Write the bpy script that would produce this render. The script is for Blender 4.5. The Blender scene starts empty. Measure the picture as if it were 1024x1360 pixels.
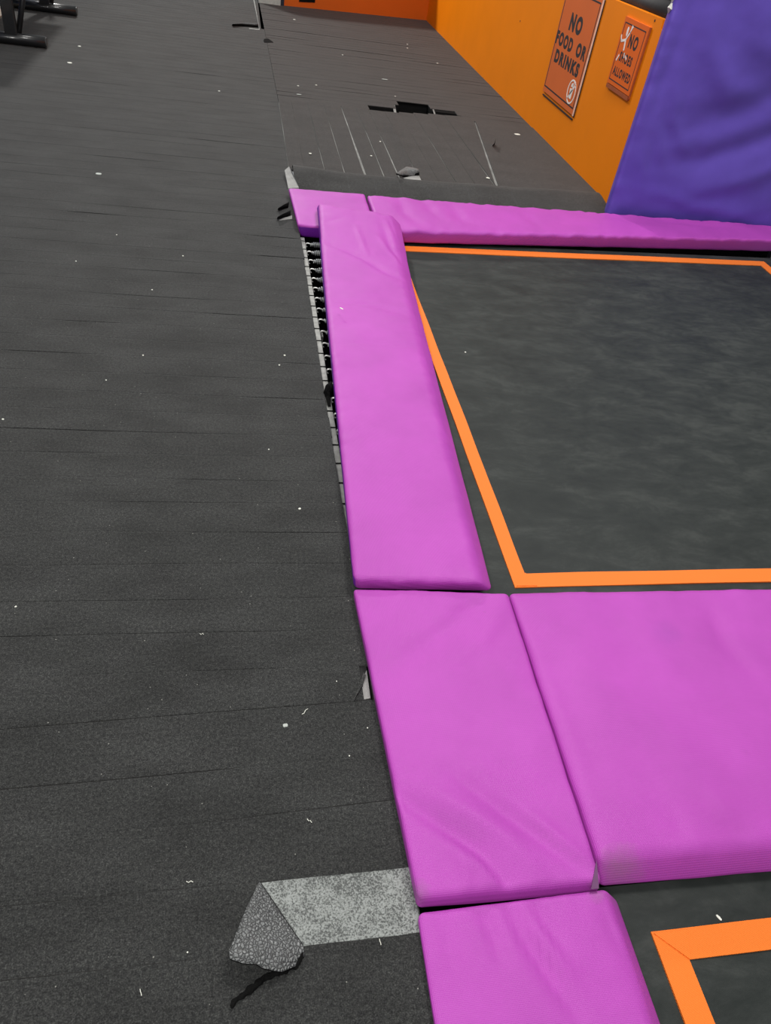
import bpy, bmesh, math, random
from mathutils import Vector, Matrix, noise
random.seed(7)
C = bpy.context.scene.collection
sc = bpy.context.scene

# ------------------------------------------------------------------ camera
H = 1.55; F = 1010.0; CX, CY = 512.0, 680.0
R = Matrix(((0.98026716, -0.00708627, -0.1975502),
            (-0.1435646, 0.66145997, -0.73611135),
            (0.13588783, 0.749947, 0.64739014)))
cam_d = bpy.data.cameras.new('camera'); cam = bpy.data.objects.new('camera', cam_d); C.objects.link(cam)
cam.matrix_world = Matrix.Translation((0, 0, H)) @ R.to_4x4()
cam_d.sensor_fit = 'VERTICAL'; cam_d.sensor_height = 36; cam_d.lens = 36*F/1360
cam_d.clip_start = 0.02
sc.camera = cam

def ray(u, v): return R @ Vector((u-CX, -(v-CY), -F)).normalized()
def P(u, v, z=0.0):
    w = ray(u, v); t = (z-H)/w.z
    return Vector((w.x*t, w.y*t, z))

# ------------------------------------------------------------------ helpers
def link(name, me, parent=None):
    o = bpy.data.objects.new(name, me); C.objects.link(o)
    if parent: o.parent = parent
    return o
def mesh(name, vs, fs, mats, parent=None, smooth=False, fm=None):
    me = bpy.data.meshes.new(name)
    me.from_pydata([tuple(v) for v in vs], [], fs)
    for m in (mats if isinstance(mats, (list, tuple)) else [mats]): me.materials.append(m)
    if fm: me.polygons.foreach_set('material_index', fm)
    if smooth: me.polygons.foreach_set('use_smooth', [True]*len(me.polygons))
    me.update()
    return link(name, me, parent)
def finish(name, bm, mats, parent=None, smooth=False):
    me = bpy.data.meshes.new(name); bm.normal_update(); bm.to_mesh(me); bm.free()
    for m in (mats if isinstance(mats, (list, tuple)) else [mats]): me.materials.append(m)
    if smooth: me.polygons.foreach_set('use_smooth', [True]*len(me.polygons))
    return link(name, me, parent)
def tag(o, label=None, cat=None, group=None, kind=None):
    if label: o['label'] = label
    if cat: o['category'] = cat
    if group: o['group'] = group
    if kind: o['kind'] = kind
    return o
def thing(name, label, cat, loc=(0, 0, 0), group=None):
    o = bpy.data.objects.new(name, None); C.objects.link(o); o.location = loc
    o.empty_display_size = .1
    bpy.context.view_layer.update()
    return tag(o, label, cat, group)
def struct(o): o['kind'] = 'structure'; return o
def keep(o, parent):
    """parent o (built in world coordinates) under an empty that is only translated"""
    o.parent = parent; o.location = o.location - parent.location
    return o
def box_bm(bm, x0, x1, y0, y1, z0, z1, bev=0.0):
    vs = [bm.verts.new((x, y, z)) for x in (x0, x1) for y in (y0, y1) for z in (z0, z1)]
    fs = [(0,1,3,2), (4,6,7,5), (0,4,5,1), (2,3,7,6), (0,2,6,4), (1,5,7,3)]
    nf = [bm.faces.new([vs[i] for i in f]) for f in fs]
    if bev:
        es = list({e for f in nf for e in f.edges})
        bmesh.ops.bevel(bm, geom=es, offset=bev, segments=2, affect='EDGES', profile=.6)
def box(name, dims, m, parent=None, bev=0.0):
    bm = bmesh.new(); box_bm(bm, *dims, bev=bev)
    return finish(name, bm, m, parent)
def tube_bm(bm, pts, r, n=10, cap=True):
    rings = []
    pts = [Vector(p) for p in pts]
    rr = r if isinstance(r, (list, tuple)) else [r]*len(pts)
    up = None
    for i, p in enumerate(pts):
        d = (pts[min(i+1, len(pts)-1)] - pts[max(i-1, 0)]).normalized()
        if up is None:
            up = Vector((0, 0, 1)) if abs(d.z) < .9 else Vector((1, 0, 0))
        a = d.cross(up).normalized(); b = a.cross(d).normalized(); up = b
        rings.append([bm.verts.new(p + rr[i]*(math.cos(t)*a + math.sin(t)*b)) for t in [2*math.pi*k/n for k in range(n)]])
    for q in range(len(rings)-1):
        for k in range(n):
            bm.faces.new((rings[q][k], rings[q][(k+1) % n], rings[q+1][(k+1) % n], rings[q+1][k]))
    if cap:
        bm.faces.new(rings[0][::-1]); bm.faces.new(rings[-1])
def prism(name, pts, thick, mats, parent=None, fm=None):
    """closed slab: pts = 3D outline of the upper side, thick = downwards"""
    bm = bmesh.new()
    a = [bm.verts.new(p) for p in pts]; b = [bm.verts.new((p[0], p[1], p[2]-thick)) for p in pts]
    n = len(pts)
    bm.faces.new(a); bm.faces.new(b[::-1])
    for i in range(n): bm.faces.new((a[i], b[i], b[(i+1) % n], a[(i+1) % n]))
    bmesh.ops.recalc_face_normals(bm, faces=bm.faces)
    return finish(name, bm, mats, parent)
def sst(a, b, x):
    if a > b: return 1-sst(b, a, x)
    t = min(1, max(0, (x-a)/(b-a))); return t*t*(3-2*t)

# ------------------------------------------------------------------ materials
def new_mat(name):
    m = bpy.data.materials.new(name); m.use_nodes = True
    nt = m.node_tree; b = nt.nodes['Principled BSDF']
    return m, nt, b
def N(nt, t, **kw):
    n = nt.nodes.new(t)
    for k, v in kw.items():
        if k.startswith('i_'): n.inputs[k[2:].replace('_', ' ')].default_value = v
        else: setattr(n, k, v)
    return n
def ramp(nt, src, stops):
    r = nt.nodes.new('ShaderNodeValToRGB'); nt.links.new(src, r.inputs['Fac'])
    e = r.color_ramp.elements
    while len(e) < len(stops): e.new(.5)
    for i, (p, c) in enumerate(stops):
        e[i].position = p; e[i].color = (*c, 1) if len(c) == 3 else c
    return r
def plain(name, col, rough=.6, metal=0.0, var=.12, scale=30.0, bump=0.0, bscale=200.0, sheen=0.0, spec=None, coat=0.0):
    m, nt, b = new_mat(name)
    tc = N(nt, 'ShaderNodeTexCoord')
    no = N(nt, 'ShaderNodeTexNoise', i_Scale=scale, i_Detail=4.0)
    nt.links.new(tc.outputs['Object'], no.inputs['Vector'])
    lo = tuple(c*(1-var) for c in col); hi = tuple(min(1, c*(1+var)) for c in col)
    r = ramp(nt, no.outputs['Fac'], [(.3, lo), (.7, hi)])
    nt.links.new(r.outputs['Color'], b.inputs['Base Color'])
    b.inputs['Roughness'].default_value = rough; b.inputs['Metallic'].default_value = metal
    b.inputs['Sheen Weight'].default_value = sheen
    b.inputs['Coat Weight'].default_value = coat
    if spec is not None: b.inputs['Specular IOR Level'].default_value = spec
    if bump:
        n2 = N(nt, 'ShaderNodeTexNoise', i_Scale=bscale, i_Detail=3.0)
        nt.links.new(tc.outputs['Object'], n2.inputs['Vector'])
        bp = N(nt, 'ShaderNodeBump', i_Strength=bump, i_Distance=.003)
        nt.links.new(n2.outputs['Fac'], bp.inputs['Height'])
        nt.links.new(bp.outputs['Normal'], b.inputs['Normal'])
    return m

def carpet(name, col, big=.25, speck=.5, bump=.6):
    m, nt, b = new_mat(name)
    L = nt.links.new
    tc = N(nt, 'ShaderNodeTexCoord')
    # broad scuffs stretched across the walkway
    mp = N(nt, 'ShaderNodeMapping'); mp.inputs['Scale'].default_value = (1, 2.2, 1); L(tc.outputs['Object'], mp.inputs['Vector'])
    n1 = N(nt, 'ShaderNodeTexNoise', i_Scale=3.2, i_Detail=6.0, i_Roughness=.65); L(mp.outputs['Vector'], n1.inputs['Vector'])
    r1 = ramp(nt, n1.outputs['Fac'], [(.32, tuple(c*(1-big) for c in col)), (.7, tuple(c*(1+big) for c in col))])
    n2 = N(nt, 'ShaderNodeTexNoise', i_Scale=330.0, i_Detail=4.0, i_Roughness=.8); L(tc.outputs['Object'], n2.inputs['Vector'])
    r2 = ramp(nt, n2.outputs['Fac'], [(.34, (.25, .25, .25)), (.52, (1, 1, 1)), (.68, (2.6, 2.6, 2.6))])
    mx = N(nt, 'ShaderNodeMix', data_type='RGBA', blend_type='MULTIPLY'); mx.inputs[0].default_value = .8
    L(r1.outputs['Color'], mx.inputs[6]); L(r2.outputs['Color'], mx.inputs[7])
    n5 = N(nt, 'ShaderNodeTexNoise', i_Scale=125.0, i_Detail=3.0, i_Roughness=.8); L(tc.outputs['Object'], n5.inputs['Vector'])
    r5 = ramp(nt, n5.outputs['Fac'], [(.36, (.66, .66, .68)), (.5, (1, 1, 1)), (.64, (1.45, 1.45, 1.42))])
    mx5 = N(nt, 'ShaderNodeMix', data_type='RGBA', blend_type='MULTIPLY'); mx5.inputs[0].default_value = 1
    L(mx.outputs[2], mx5.inputs[6]); L(r5.outputs['Color'], mx5.inputs[7]); mx = mx5
    # lint specks: a few voronoi cells carry a small pale dot
    vo = N(nt, 'ShaderNodeTexVoronoi', i_Scale=38.0); L(tc.outputs['Object'], vo.inputs['Vector'])
    lt = N(nt, 'ShaderNodeMath', operation='LESS_THAN'); L(vo.outputs['Distance'], lt.inputs[0]); lt.inputs[1].default_value = .055
    sp = N(nt, 'ShaderNodeSeparateColor'); L(vo.outputs['Color'], sp.inputs[0])
    gt = N(nt, 'ShaderNodeMath', operation='GREATER_THAN'); L(sp.outputs[0], gt.inputs[0]); gt.inputs[1].default_value = .72
    mu = N(nt, 'ShaderNodeMath', operation='MULTIPLY'); L(lt.outputs[0], mu.inputs[0]); L(gt.outputs[0], mu.inputs[1])
    mu2 = N(nt, 'ShaderNodeMath', operation='MULTIPLY'); L(mu.outputs[0], mu2.inputs[0]); mu2.inputs[1].default_value = speck
    mx2 = N(nt, 'ShaderNodeMix', data_type='RGBA'); L(mu2.outputs[0], mx2.inputs[0]); L(mx.outputs[2], mx2.inputs[6])
    mx2.inputs[7].default_value = (.42, .42, .38, 1)
    L(mx2.outputs[2], b.inputs['Base Color'])
    b.inputs['Roughness'].default_value = .95; b.inputs['Specular IOR Level'].default_value = .15
    b.inputs['Sheen Weight'].default_value = .17; b.inputs['Sheen Roughness'].default_value = .45
    b.inputs['Sheen Tint'].default_value = (.9, .88, .86, 1)
    bp = N(nt, 'ShaderNodeBump', i_Strength=bump, i_Distance=.002); L(n2.outputs['Fac'], bp.inputs['Height'])
    L(bp.outputs['Normal'], b.inputs['Normal'])
    return m

def vinyl(name, col, rough=.48, weave=900.0, stain=.12, marks=(), wv=.6):
    m, nt, b = new_mat(name)
    L = nt.links.new
    tc = N(nt, 'ShaderNodeTexCoord')
    n1 = N(nt, 'ShaderNodeTexNoise', i_Scale=5.0, i_Detail=5.0, i_Roughness=.6); L(tc.outputs['Object'], n1.inputs['Vector'])
    r1 = ramp(nt, n1.outputs['Fac'], [(.3, tuple(c*.93 for c in col)), (.7, tuple(min(1, c*1.05) for c in col))])
    # faint grey scuffs
    n3 = N(nt, 'ShaderNodeTexNoise', i_Scale=14.0, i_Detail=8.0, i_Roughness=.75); L(tc.outputs['Object'], n3.inputs['Vector'])
    r3 = ramp(nt, n3.outputs['Fac'], [(.66, (0, 0, 0)), (.78, (stain, stain, stain))])
    mx = N(nt, 'ShaderNodeMix', data_type='RGBA'); L(r3.outputs['Color'], mx.inputs[0]); L(r1.outputs['Color'], mx.inputs[6])
    mx.inputs[7].default_value = (col[0]*.45, .10, col[2]*.5, 1)
    last = mx.outputs[2]
    # scuffs and dirt with a place of their own: x, y, radius, strength, colour
    for (mxx, myy, rx_, st, cc) in marks:
        sb = N(nt, 'ShaderNodeVectorMath', operation='DISTANCE'); L(tc.outputs['Object'], sb.inputs[0]); sb.inputs[1].default_value = (mxx, myy, .03)
        nn = N(nt, 'ShaderNodeTexNoise', i_Scale=2.2/rx_, i_Detail=7.0, i_Roughness=.75); L(tc.outputs['Object'], nn.inputs['Vector'])
        dv = N(nt, 'ShaderNodeMath', operation='DIVIDE'); L(sb.outputs['Value'], dv.inputs[0]); dv.inputs[1].default_value = rx_
        s1_ = N(nt, 'ShaderNodeMath', operation='SUBTRACT'); L(nn.outputs['Fac'], s1_.inputs[0]); L(dv.outputs[0], s1_.inputs[1]); 
        s2_ = N(nt, 'ShaderNodeMath', operation='ADD', use_clamp=True); L(s1_.outputs[0], s2_.inputs[0]); s2_.inputs[1].default_value = .35
        s3_ = N(nt, 'ShaderNodeMath', operation='MULTIPLY', use_clamp=True); L(s2_.outputs[0], s3_.inputs[0]); s3_.inputs[1].default_value = st
        m2 = N(nt, 'ShaderNodeMix', data_type='RGBA'); L(s3_.outputs[0], m2.inputs[0]); L(last, m2.inputs[6]); m2.inputs[7].default_value = (*cc, 1)
        last = m2.outputs[2]
    L(last, b.inputs['Base Color'])
    b.inputs['Roughness'].default_value = rough
    b.inputs['Specular IOR Level'].default_value = .4
    # woven backing pressed through the vinyl
    w1 = N(nt, 'ShaderNodeTexWave', bands_direction='X', i_Scale=105.0); L(tc.outputs['Object'], w1.inputs['Vector'])
    w2 = N(nt, 'ShaderNodeTexWave', bands_direction='Y', i_Scale=105.0); L(tc.outputs['Object'], w2.inputs['Vector'])
    ad = N(nt, 'ShaderNodeMath', operation='MULTIPLY'); L(w1.outputs['Fac'], ad.inputs[0]); L(w2.outputs['Fac'], ad.inputs[1])
    b1 = N(nt, 'ShaderNodeBump', i_Strength=wv, i_Distance=.001); L(ad.outputs[0], b1.inputs['Height'])
    n2 = N(nt, 'ShaderNodeTexNoise', i_Scale=9.0, i_Detail=3.0); L(tc.outputs['Object'], n2.inputs['Vector'])
    b2 = N(nt, 'ShaderNodeBump', i_Strength=.35, i_Distance=.006); L(n2.outputs['Fac'], b2.inputs['Height'])
    L(b1.outputs['Normal'], b2.inputs['Normal']); L(b2.outputs['Normal'], b.inputs['Normal'])
    return m

def mat_fabric():
    m, nt, b = new_mat('trampoline_mat_fabric')
    L = nt.links.new
    tc = N(nt, 'ShaderNodeTexCoord')
    mp = N(nt, 'ShaderNodeMapping'); mp.inputs['Rotation'].default_value = (0, 0, .6); mp.inputs['Scale'].default_value = (1, 2.0, 1)
    L(tc.outputs['Object'], mp.inputs['Vector'])
    n1 = N(nt, 'ShaderNodeTexNoise', i_Scale=4.5, i_Detail=10.0, i_Roughness=.78, i_Distortion=.35); L(mp.outputs['Vector'], n1.inputs['Vector'])
    r1 = ramp(nt, n1.outputs['Fac'], [(.36, (.013, .017, .0155)), (.5, (.0225, .027, .025)), (.64, (.040, .045, .042))])
    L(r1.outputs['Color'], b.inputs['Base Color'])
    r2 = ramp(nt, n1.outputs['Fac'], [(.3, (.55, .55, .55)), (.7, (.75, .75, .75))]); L(r2.outputs['Color'], b.inputs['Roughness'])
    w1 = N(nt, 'ShaderNodeTexWave', bands_direction='DIAGONAL', i_Scale=140.0); L(tc.outputs['Object'], w1.inputs['Vector'])
    bp = N(nt, 'ShaderNodeBump', i_Strength=.25, i_Distance=.001); L(w1.outputs['Fac'], bp.inputs['Height'])
    L(bp.outputs['Normal'], b.inputs['Normal'])
    b.inputs['Specular IOR Level'].default_value = .28
    return m
def webbing(name, col):
    m, nt, b = new_mat(name); L = nt.links.new
    tc = N(nt, 'ShaderNodeTexCoord')
    w1 = N(nt, 'ShaderNodeTexWave', bands_direction='DIAGONAL', i_Scale=110.0); L(tc.outputs['Object'], w1.inputs['Vector'])
    r = ramp(nt, w1.outputs['Fac'], [(0, tuple(c*.86 for c in col)), (1, col)]); L(r.outputs['Color'], b.inputs['Base Color'])
    bp = N(nt, 'ShaderNodeBump', i_Strength=.5, i_Distance=.001); L(w1.outputs['Fac'], bp.inputs['Height'])
    L(bp.outputs['Normal'], b.inputs['Normal']); b.inputs['Roughness'].default_value = .7
    return m
def crackle(name, dark, light, scale, rough=.8, bump=.8):
    m, nt, b = new_mat(name); L = nt.links.new
    tc = N(nt, 'ShaderNodeTexCoord')
    nz = N(nt, 'ShaderNodeTexNoise', i_Scale=scale*.5, i_Detail=3.0); L(tc.outputs['Object'], nz.inputs['Vector'])
    vm = N(nt, 'ShaderNodeVectorMath', operation='MULTIPLY_ADD'); L(nz.outputs['Color'], vm.inputs[0])
    vm.inputs[1].default_value = (1.2/scale,)*3; L(tc.outputs['Object'], vm.inputs[2])
    vo = N(nt, 'ShaderNodeTexVoronoi', feature='DISTANCE_TO_EDGE', i_Scale=scale); L(vm.outputs[0], vo.inputs['Vector'])
    n2 = N(nt, 'ShaderNodeTexNoise', i_Scale=scale*2.5, i_Detail=5.0, i_Roughness=.7); L(tc.outputs['Object'], n2.inputs['Vector'])
    r = ramp(nt, vo.outputs['Distance'], [(0, dark), (.16, light)])
    r2 = ramp(nt, n2.outputs['Fac'], [(.3, (.6, .6, .6)), (.7, (1.25, 1.25, 1.25))])
    mx = N(nt, 'ShaderNodeMix', data_type='RGBA', blend_type='MULTIPLY'); mx.inputs[0].default_value = 1
    L(r.outputs['Color'], mx.inputs[6]); L(r2.outputs['Color'], mx.inputs[7]); L(mx.outputs[2], b.inputs['Base Color'])
    bp = N(nt, 'ShaderNodeBump', i_Strength=bump, i_Distance=.008); L(vo.outputs['Distance'], bp.inputs['Height'])
    L(bp.outputs['Normal'], b.inputs['Normal']); b.inputs['Roughness'].default_value = rough
    return m

M_CARPET = carpet('charcoal_carpet', (.034, .035, .0345))
M_CARPET2 = carpet('worn_charcoal_carpet', (.036, .0345, .0335), big=.18)
M_GAP = plain('seam_backing', (.02, .02, .02), .95)
M_PALEGAP = plain('pale_seam_backing', (.22, .22, .21), .9, var=.3, scale=9.0)
def speckle(name):
    m, nt, b = new_mat(name); L = nt.links.new
    tc = N(nt, 'ShaderNodeTexCoord')
    n1 = N(nt, 'ShaderNodeTexNoise', i_Scale=300.0, i_Detail=4.0, i_Roughness=.7); L(tc.outputs['Object'], n1.inputs['Vector'])
    n0 = N(nt, 'ShaderNodeTexNoise', i_Scale=18.0, i_Detail=4.0); L(tc.outputs['Object'], n0.inputs['Vector'])
    ad = N(nt, 'ShaderNodeMath', operation='MULTIPLY_ADD'); L(n0.outputs['Fac'], ad.inputs[0]); ad.inputs[1].default_value = .35; L(n1.outputs['Fac'], ad.inputs[2])
    r = ramp(nt, ad.outputs[0], [(.60, (.075, .08, .078)), (.68, (.22, .235, .225)), (.80, (.31, .33, .32))]); L(r.outputs['Color'], b.inputs['Base Color'])
    bp = N(nt, 'ShaderNodeBump', i_Strength=.6, i_Distance=.0015); L(n1.outputs['Fac'], bp.inputs['Height']); L(bp.outputs['Normal'], b.inputs['Normal'])
    b.inputs['Roughness'].default_value = .85
    return m
M_UNDER = speckle('exposed_grey_underlay')
M_BACK = crackle('rough_carpet_backing', (.03, .03, .03), (.24, .25, .25), 150.0, rough=.42, bump=1.0)
M_FOAM = plain('grey_foam', (.30, .30, .29), .9, bump=.6, bscale=150.0)
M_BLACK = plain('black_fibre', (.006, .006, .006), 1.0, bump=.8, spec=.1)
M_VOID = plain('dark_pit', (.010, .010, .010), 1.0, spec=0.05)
def mk(u, v, z, r, st, c): p = P(u, v, z); return (p.x, p.y, r, st, c)
M_MAG = vinyl('magenta_vinyl', (.455, .062, .445), marks=[
    mk(830, 1168, .01, .085, .9, (.30, .16, .24)), mk(885, 842, .04, .07, .35, (.25, .05, .33)), mk(535, 588, .08, .025, .5, (.22, .04, .26)),
    mk(645, 812, .04, .010, .9, (.16, .05, .12)), mk(553, 682, .07, .006, 1.0, (.06, .02, .05)), mk(533, 1142, .03, .013, .9, (.12, .06, .10)),
    mk(552, 1190, .02, .04, .7, (.22, .10, .20)), mk(650, 1078, .04, .004, 1.0, (.02, .02, .10)), mk(790, 1186, .02, .03, .6, (.3, .14, .26)), mk(990, 1000, .04, .02, .4, (.2, .05, .2))])
M_MAG_SHADE = vinyl('shaded_side_vinyl', (.21, .02, .42), stain=.05)  # magenta darkened to violet: shade painted into pad sides turned from the light
M_WALLPURP = vinyl('purple_vinyl', (.125, .078, .46), rough=.42, stain=.02, wv=0.0)
M_ORANGE = plain('orange_painted_wall', (.90, .235, .0), .5, var=.03, scale=3.0, bump=.08, bscale=60.0, spec=.2)
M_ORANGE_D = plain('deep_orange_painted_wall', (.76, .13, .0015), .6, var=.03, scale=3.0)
M_TAPE = webbing('orange_webbing', (.92, .20, .012))
M_MAT = mat_fabric()
M_MESH = webbing('black_woven_edge', (.03, .032, .03))
M_STEEL = plain('galvanised_rail', (.27, .275, .26), .55, .1, var=.25, scale=40.0)
M_SPRING = plain('spring_steel', (.5, .52, .53), .35, .5, var=.2)
M_HOOK = plain('bright_hook_steel', (.85, .85, .83), .3, .4)
M_BLKMET = plain('black_powder_coat', (.012, .012, .013), .32, .0, coat=.4)
M_BLKRUB = plain('black_padding', (.012, .012, .013), .7, bump=.3, bscale=40.0)
M_SIGN = plain('orange_sign_board', (.72, .15, .03), .4, var=.03, scale=5.0)
M_SIGN2 = plain('bright_orange_sign_board', (.80, .14, .008), .4, var=.03, scale=5.0)
M_SIGNEDGE = plain('sign_edge', (.35, .08, .02), .5)
M_PALEEDGE = plain('pale_sign_edge', (.85, .55, .42), .5)
M_INK = plain('dark_sign_ink', (.012, .007, .010), .8)
M_WHITE = plain('white_sign_ink', (.9, .84, .78), .5)
M_PAPER = plain('off_white_scrap', (.75, .76, .68), .8)
M_GREYCHIP = plain('grey_chip', (.42, .45, .42), .8)
M_PALE = plain('pale_painted_panel', (.55, .56, .52), .6)
M_TAN = plain('tan_kerb', (.28, .22, .17), .7)
M_GLASS = plain('bluish_window_glass', (.10, .16, .30), .15)

# ------------------------------------------------------------------ strip floors
def strip_rows(x0f, x1f, yedges, z=0.0, step=.07, seed=0, gapmax=.0024, thick=.006, wob=.0010, curl=.0008, cut=None, gap0=.0, opens=()):
    """carpet strips running along X between successive y edges. returns verts, faces"""
    vs, fs = [], []
    def edge(k, x):     # small wander shared by both strips at seam k
        return noise.noise(Vector((x*1.7, k*7.3, seed)))*wob*5 + noise.noise(Vector((x*22, k*3.1, seed+5)))*wob
    def gap(k, x):
        g = noise.noise(Vector((x*1.5, k*5.7+.5, seed+9))) - .08
        r = max(gap0, g)*gapmax*1.5
        e = yedges[k]; yk = e(0) if callable(e) else e
        for (ys, xa, xb, w) in opens:
            if abs(yk-ys) < .035:
                r = max(r, w*min(1, max(0, (x-xa)/.08), 1)*min(1, max(0, (xb-x)/.08)) * (.75+.5*noise.noise(Vector((x*9, k, 2)))))
        return r
    for k in range(len(yedges)-1):
        ya, yb = yedges[k], yedges[k+1]
        spans = [(x0f(k), x1f(k))]
        if cut: spans = cut(k, spans)
        for (xa, xb) in spans:
            n = max(2, int((xb-xa)/step)); base = len(vs)
            for i in range(n+1):
                x = xa + (xb-xa)*i/n
                e0 = (ya(x) if callable(ya) else ya) + edge(k, x); e1 = (yb(x) if callable(yb) else yb) + edge(k+1, x)
                g0 = gap(k, x); g1 = gap(k+1, x)
                c0 = max(0, noise.noise(Vector((x*1.3, k*2.2, seed+20))))*curl
                c1 = max(0, noise.noise(Vector((x*1.3, k*2.2+1, seed+22))))*curl
                w = e1-e0
                vs += [(x, e0+g0, z-thick), (x, e0+g0, z+c0-.0006), (x, e0+g0+.0035, z+c0), (x, e0+w*.25, z), (x, e0+w*.75, z),
                       (x, e1-g1-.0035, z+c1), (x, e1-g1, z+c1-.0006), (x, e1-g1, z-thick)]
            for i in range(n):
                for j in range(7):
                    a = base+i*8+j
                    fs.append((a, a+8, a+9, a+1))
            a = base; fs.append(tuple(range(a, a+8)))
            a = base+n*8; fs.append(tuple(range(a+7, a-1, -1)))
    return vs, fs

# seam positions of the walkway (near ones read off, the rest regular 5 inch strips)
def slope(y0, dy): return lambda x: y0 + dy*max(-.2, min(1.2, (x+.5)/.83))
ye = [-1.6 + .127*k for k in range(16)]
ye = [y for y in ye if y < .38] + [.405, slope(.527, .006), slope(.655, .008), slope(.771, .034), slope(.888, .03),
      slope(1.035, .034), 1.172, 1.293, 1.407, 1.538, 1.668, 1.80, 1.912, 2.038, 2.16, 2.28, 2.394, 2.52]
y = 2.648
while y < 14.4:
    ye.append(y); y += .127 + random.uniform(-.004, .004)
ktorn = [i for i, e in enumerate(ye) if callable(e)][0]
def x1_walk(k):
    ym = ye[k](0) if callable(ye[k]) else ye[k]
    if ym > 9.4: return .262
    if ym > 4.6: return .330 - .012*max(0, ym-6.5)
    return (.3395 if ym > 1.45 else .368) + random.uniform(-.003, .003)
def cut_walk(k, sp):
    if k == ktorn: return [(sp[0][0], .05)]
    if k == ktorn+4: return [(sp[0][0], .318)]
    return sp
vs, fs = strip_rows(lambda k: -2.05, x1_walk, ye, seed=1, cut=cut_walk, step=.045,
    opens=[(.527, -.45, -.02, .0009), (.655, -.6, .06, .0008), (.79, -.10, .34, .0009), (.895, -.62, .05, .0017), (1.05, -.60, .34, .0013), (1.172, -.14, .14, .0012),
           (1.293, -.44, .20, .0011), (1.407, -.66, .0, .0011), (1.407, .1, .36, .0008), (1.538, -.62, .34, .0008), (1.667, .0, .38, .0018), (1.667, -.16, .05, .0009),
           (1.80, -.36, .0, .0012), (1.911, -.24, .24, .0012), (2.038, -.64, -.38, .0020), (2.16, -.3, .1, .0010), (2.394, .02, .36, .0028), (2.52, -.2, .1, .0012),
           (2.65, -.86, -.54, .0030), (2.90, -.7, -.4, .0020), (3.035, -.14, .36, .0030), (3.42, -.5, -.1, .0025), (3.665, .08, .36, .0050), (3.93, .06, .36, .0050), (4.0, -.84, -.52, .0050),
           (4.6, .1, .34, .004), (4.9, -.9, -.4, .004), (5.4, -.3, .2, .005), (6.0, -1.2, -.7, .006), (6.6, .0, .34, .006), (7.2, -.5, -.1, .007), (8.0, -.9, -.3, .008), (9.4, -1.0, .2, .008)])
floor = struct(mesh('floor', vs, fs, M_CARPET))
prism('torn_strip_end', [(.049, .530, .0), (.136, .534, .0), (.057, .661, .0), (.049, .661, .0)], .005, M_CARPET, floor)
# seams left open a little: backing board under the strips
bk = box('backing_board', (-2.05, .337, -1.7, 14.4, -.03, -.0063), M_GAP, floor)

# deck beyond the trampoline -----------------------------------------------
ye2 = [6.66]
while ye2[-1] < 11.6: ye2.append(ye2[-1] + .127 + random.uniform(-.012, .012))
def cut2(k, sp):
    a, b = sp[0]
    if k in (0, 1): return [(a, 1.06), (1.86, b)] if k == 0 else [(a, 1.30), (1.83, b)]
    if k == 2: return [(a, 1.34), (1.62, b)]
    return sp
vs, fs = strip_rows(lambda k: .3335 - .012*max(0, ye2[k]-6.5), lambda k: 2.46, ye2, seed=33, cut=cut2, gapmax=.0045, curl=.004)
far = struct(mesh('floor', vs, fs, M_CARPET2))
bmb = bmesh.new()
box_bm(bmb, .24, 1.06, 6.60, 11.6, -.03, -.0063); box_bm(bmb, .34, 2.45, 5.05, 6.60, -.03, -.0075)
box_bm(bmb, 1.06, 1.86, 7.08, 11.6, -.03, -.0063); box_bm(bmb, 1.86, 2.6, 6.60, 11.6, -.03, -.0063)
finish('backing_board', bmb, M_PALEGAP, far)
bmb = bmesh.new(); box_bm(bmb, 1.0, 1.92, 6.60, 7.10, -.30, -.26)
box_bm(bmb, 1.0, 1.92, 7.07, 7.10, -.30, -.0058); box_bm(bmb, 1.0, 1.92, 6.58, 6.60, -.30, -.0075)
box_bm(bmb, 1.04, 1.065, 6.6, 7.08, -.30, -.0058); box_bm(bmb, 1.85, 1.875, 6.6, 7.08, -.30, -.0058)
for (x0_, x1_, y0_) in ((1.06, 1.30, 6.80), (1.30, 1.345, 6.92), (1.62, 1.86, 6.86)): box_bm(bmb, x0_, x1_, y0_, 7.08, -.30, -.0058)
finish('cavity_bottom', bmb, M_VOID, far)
# narrow remains of carpet bridging the open tear
for (xa, w) in ((1.255, .02), (1.60, .012)):
    prism('bridging_strand', [(xa, 6.60, -.004), (xa+w, 6.60, -.004), (xa+w+.05, 7.06, -.004), (xa+.05, 7.06, -.004)], .003, M_PALEGAP, far)

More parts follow.
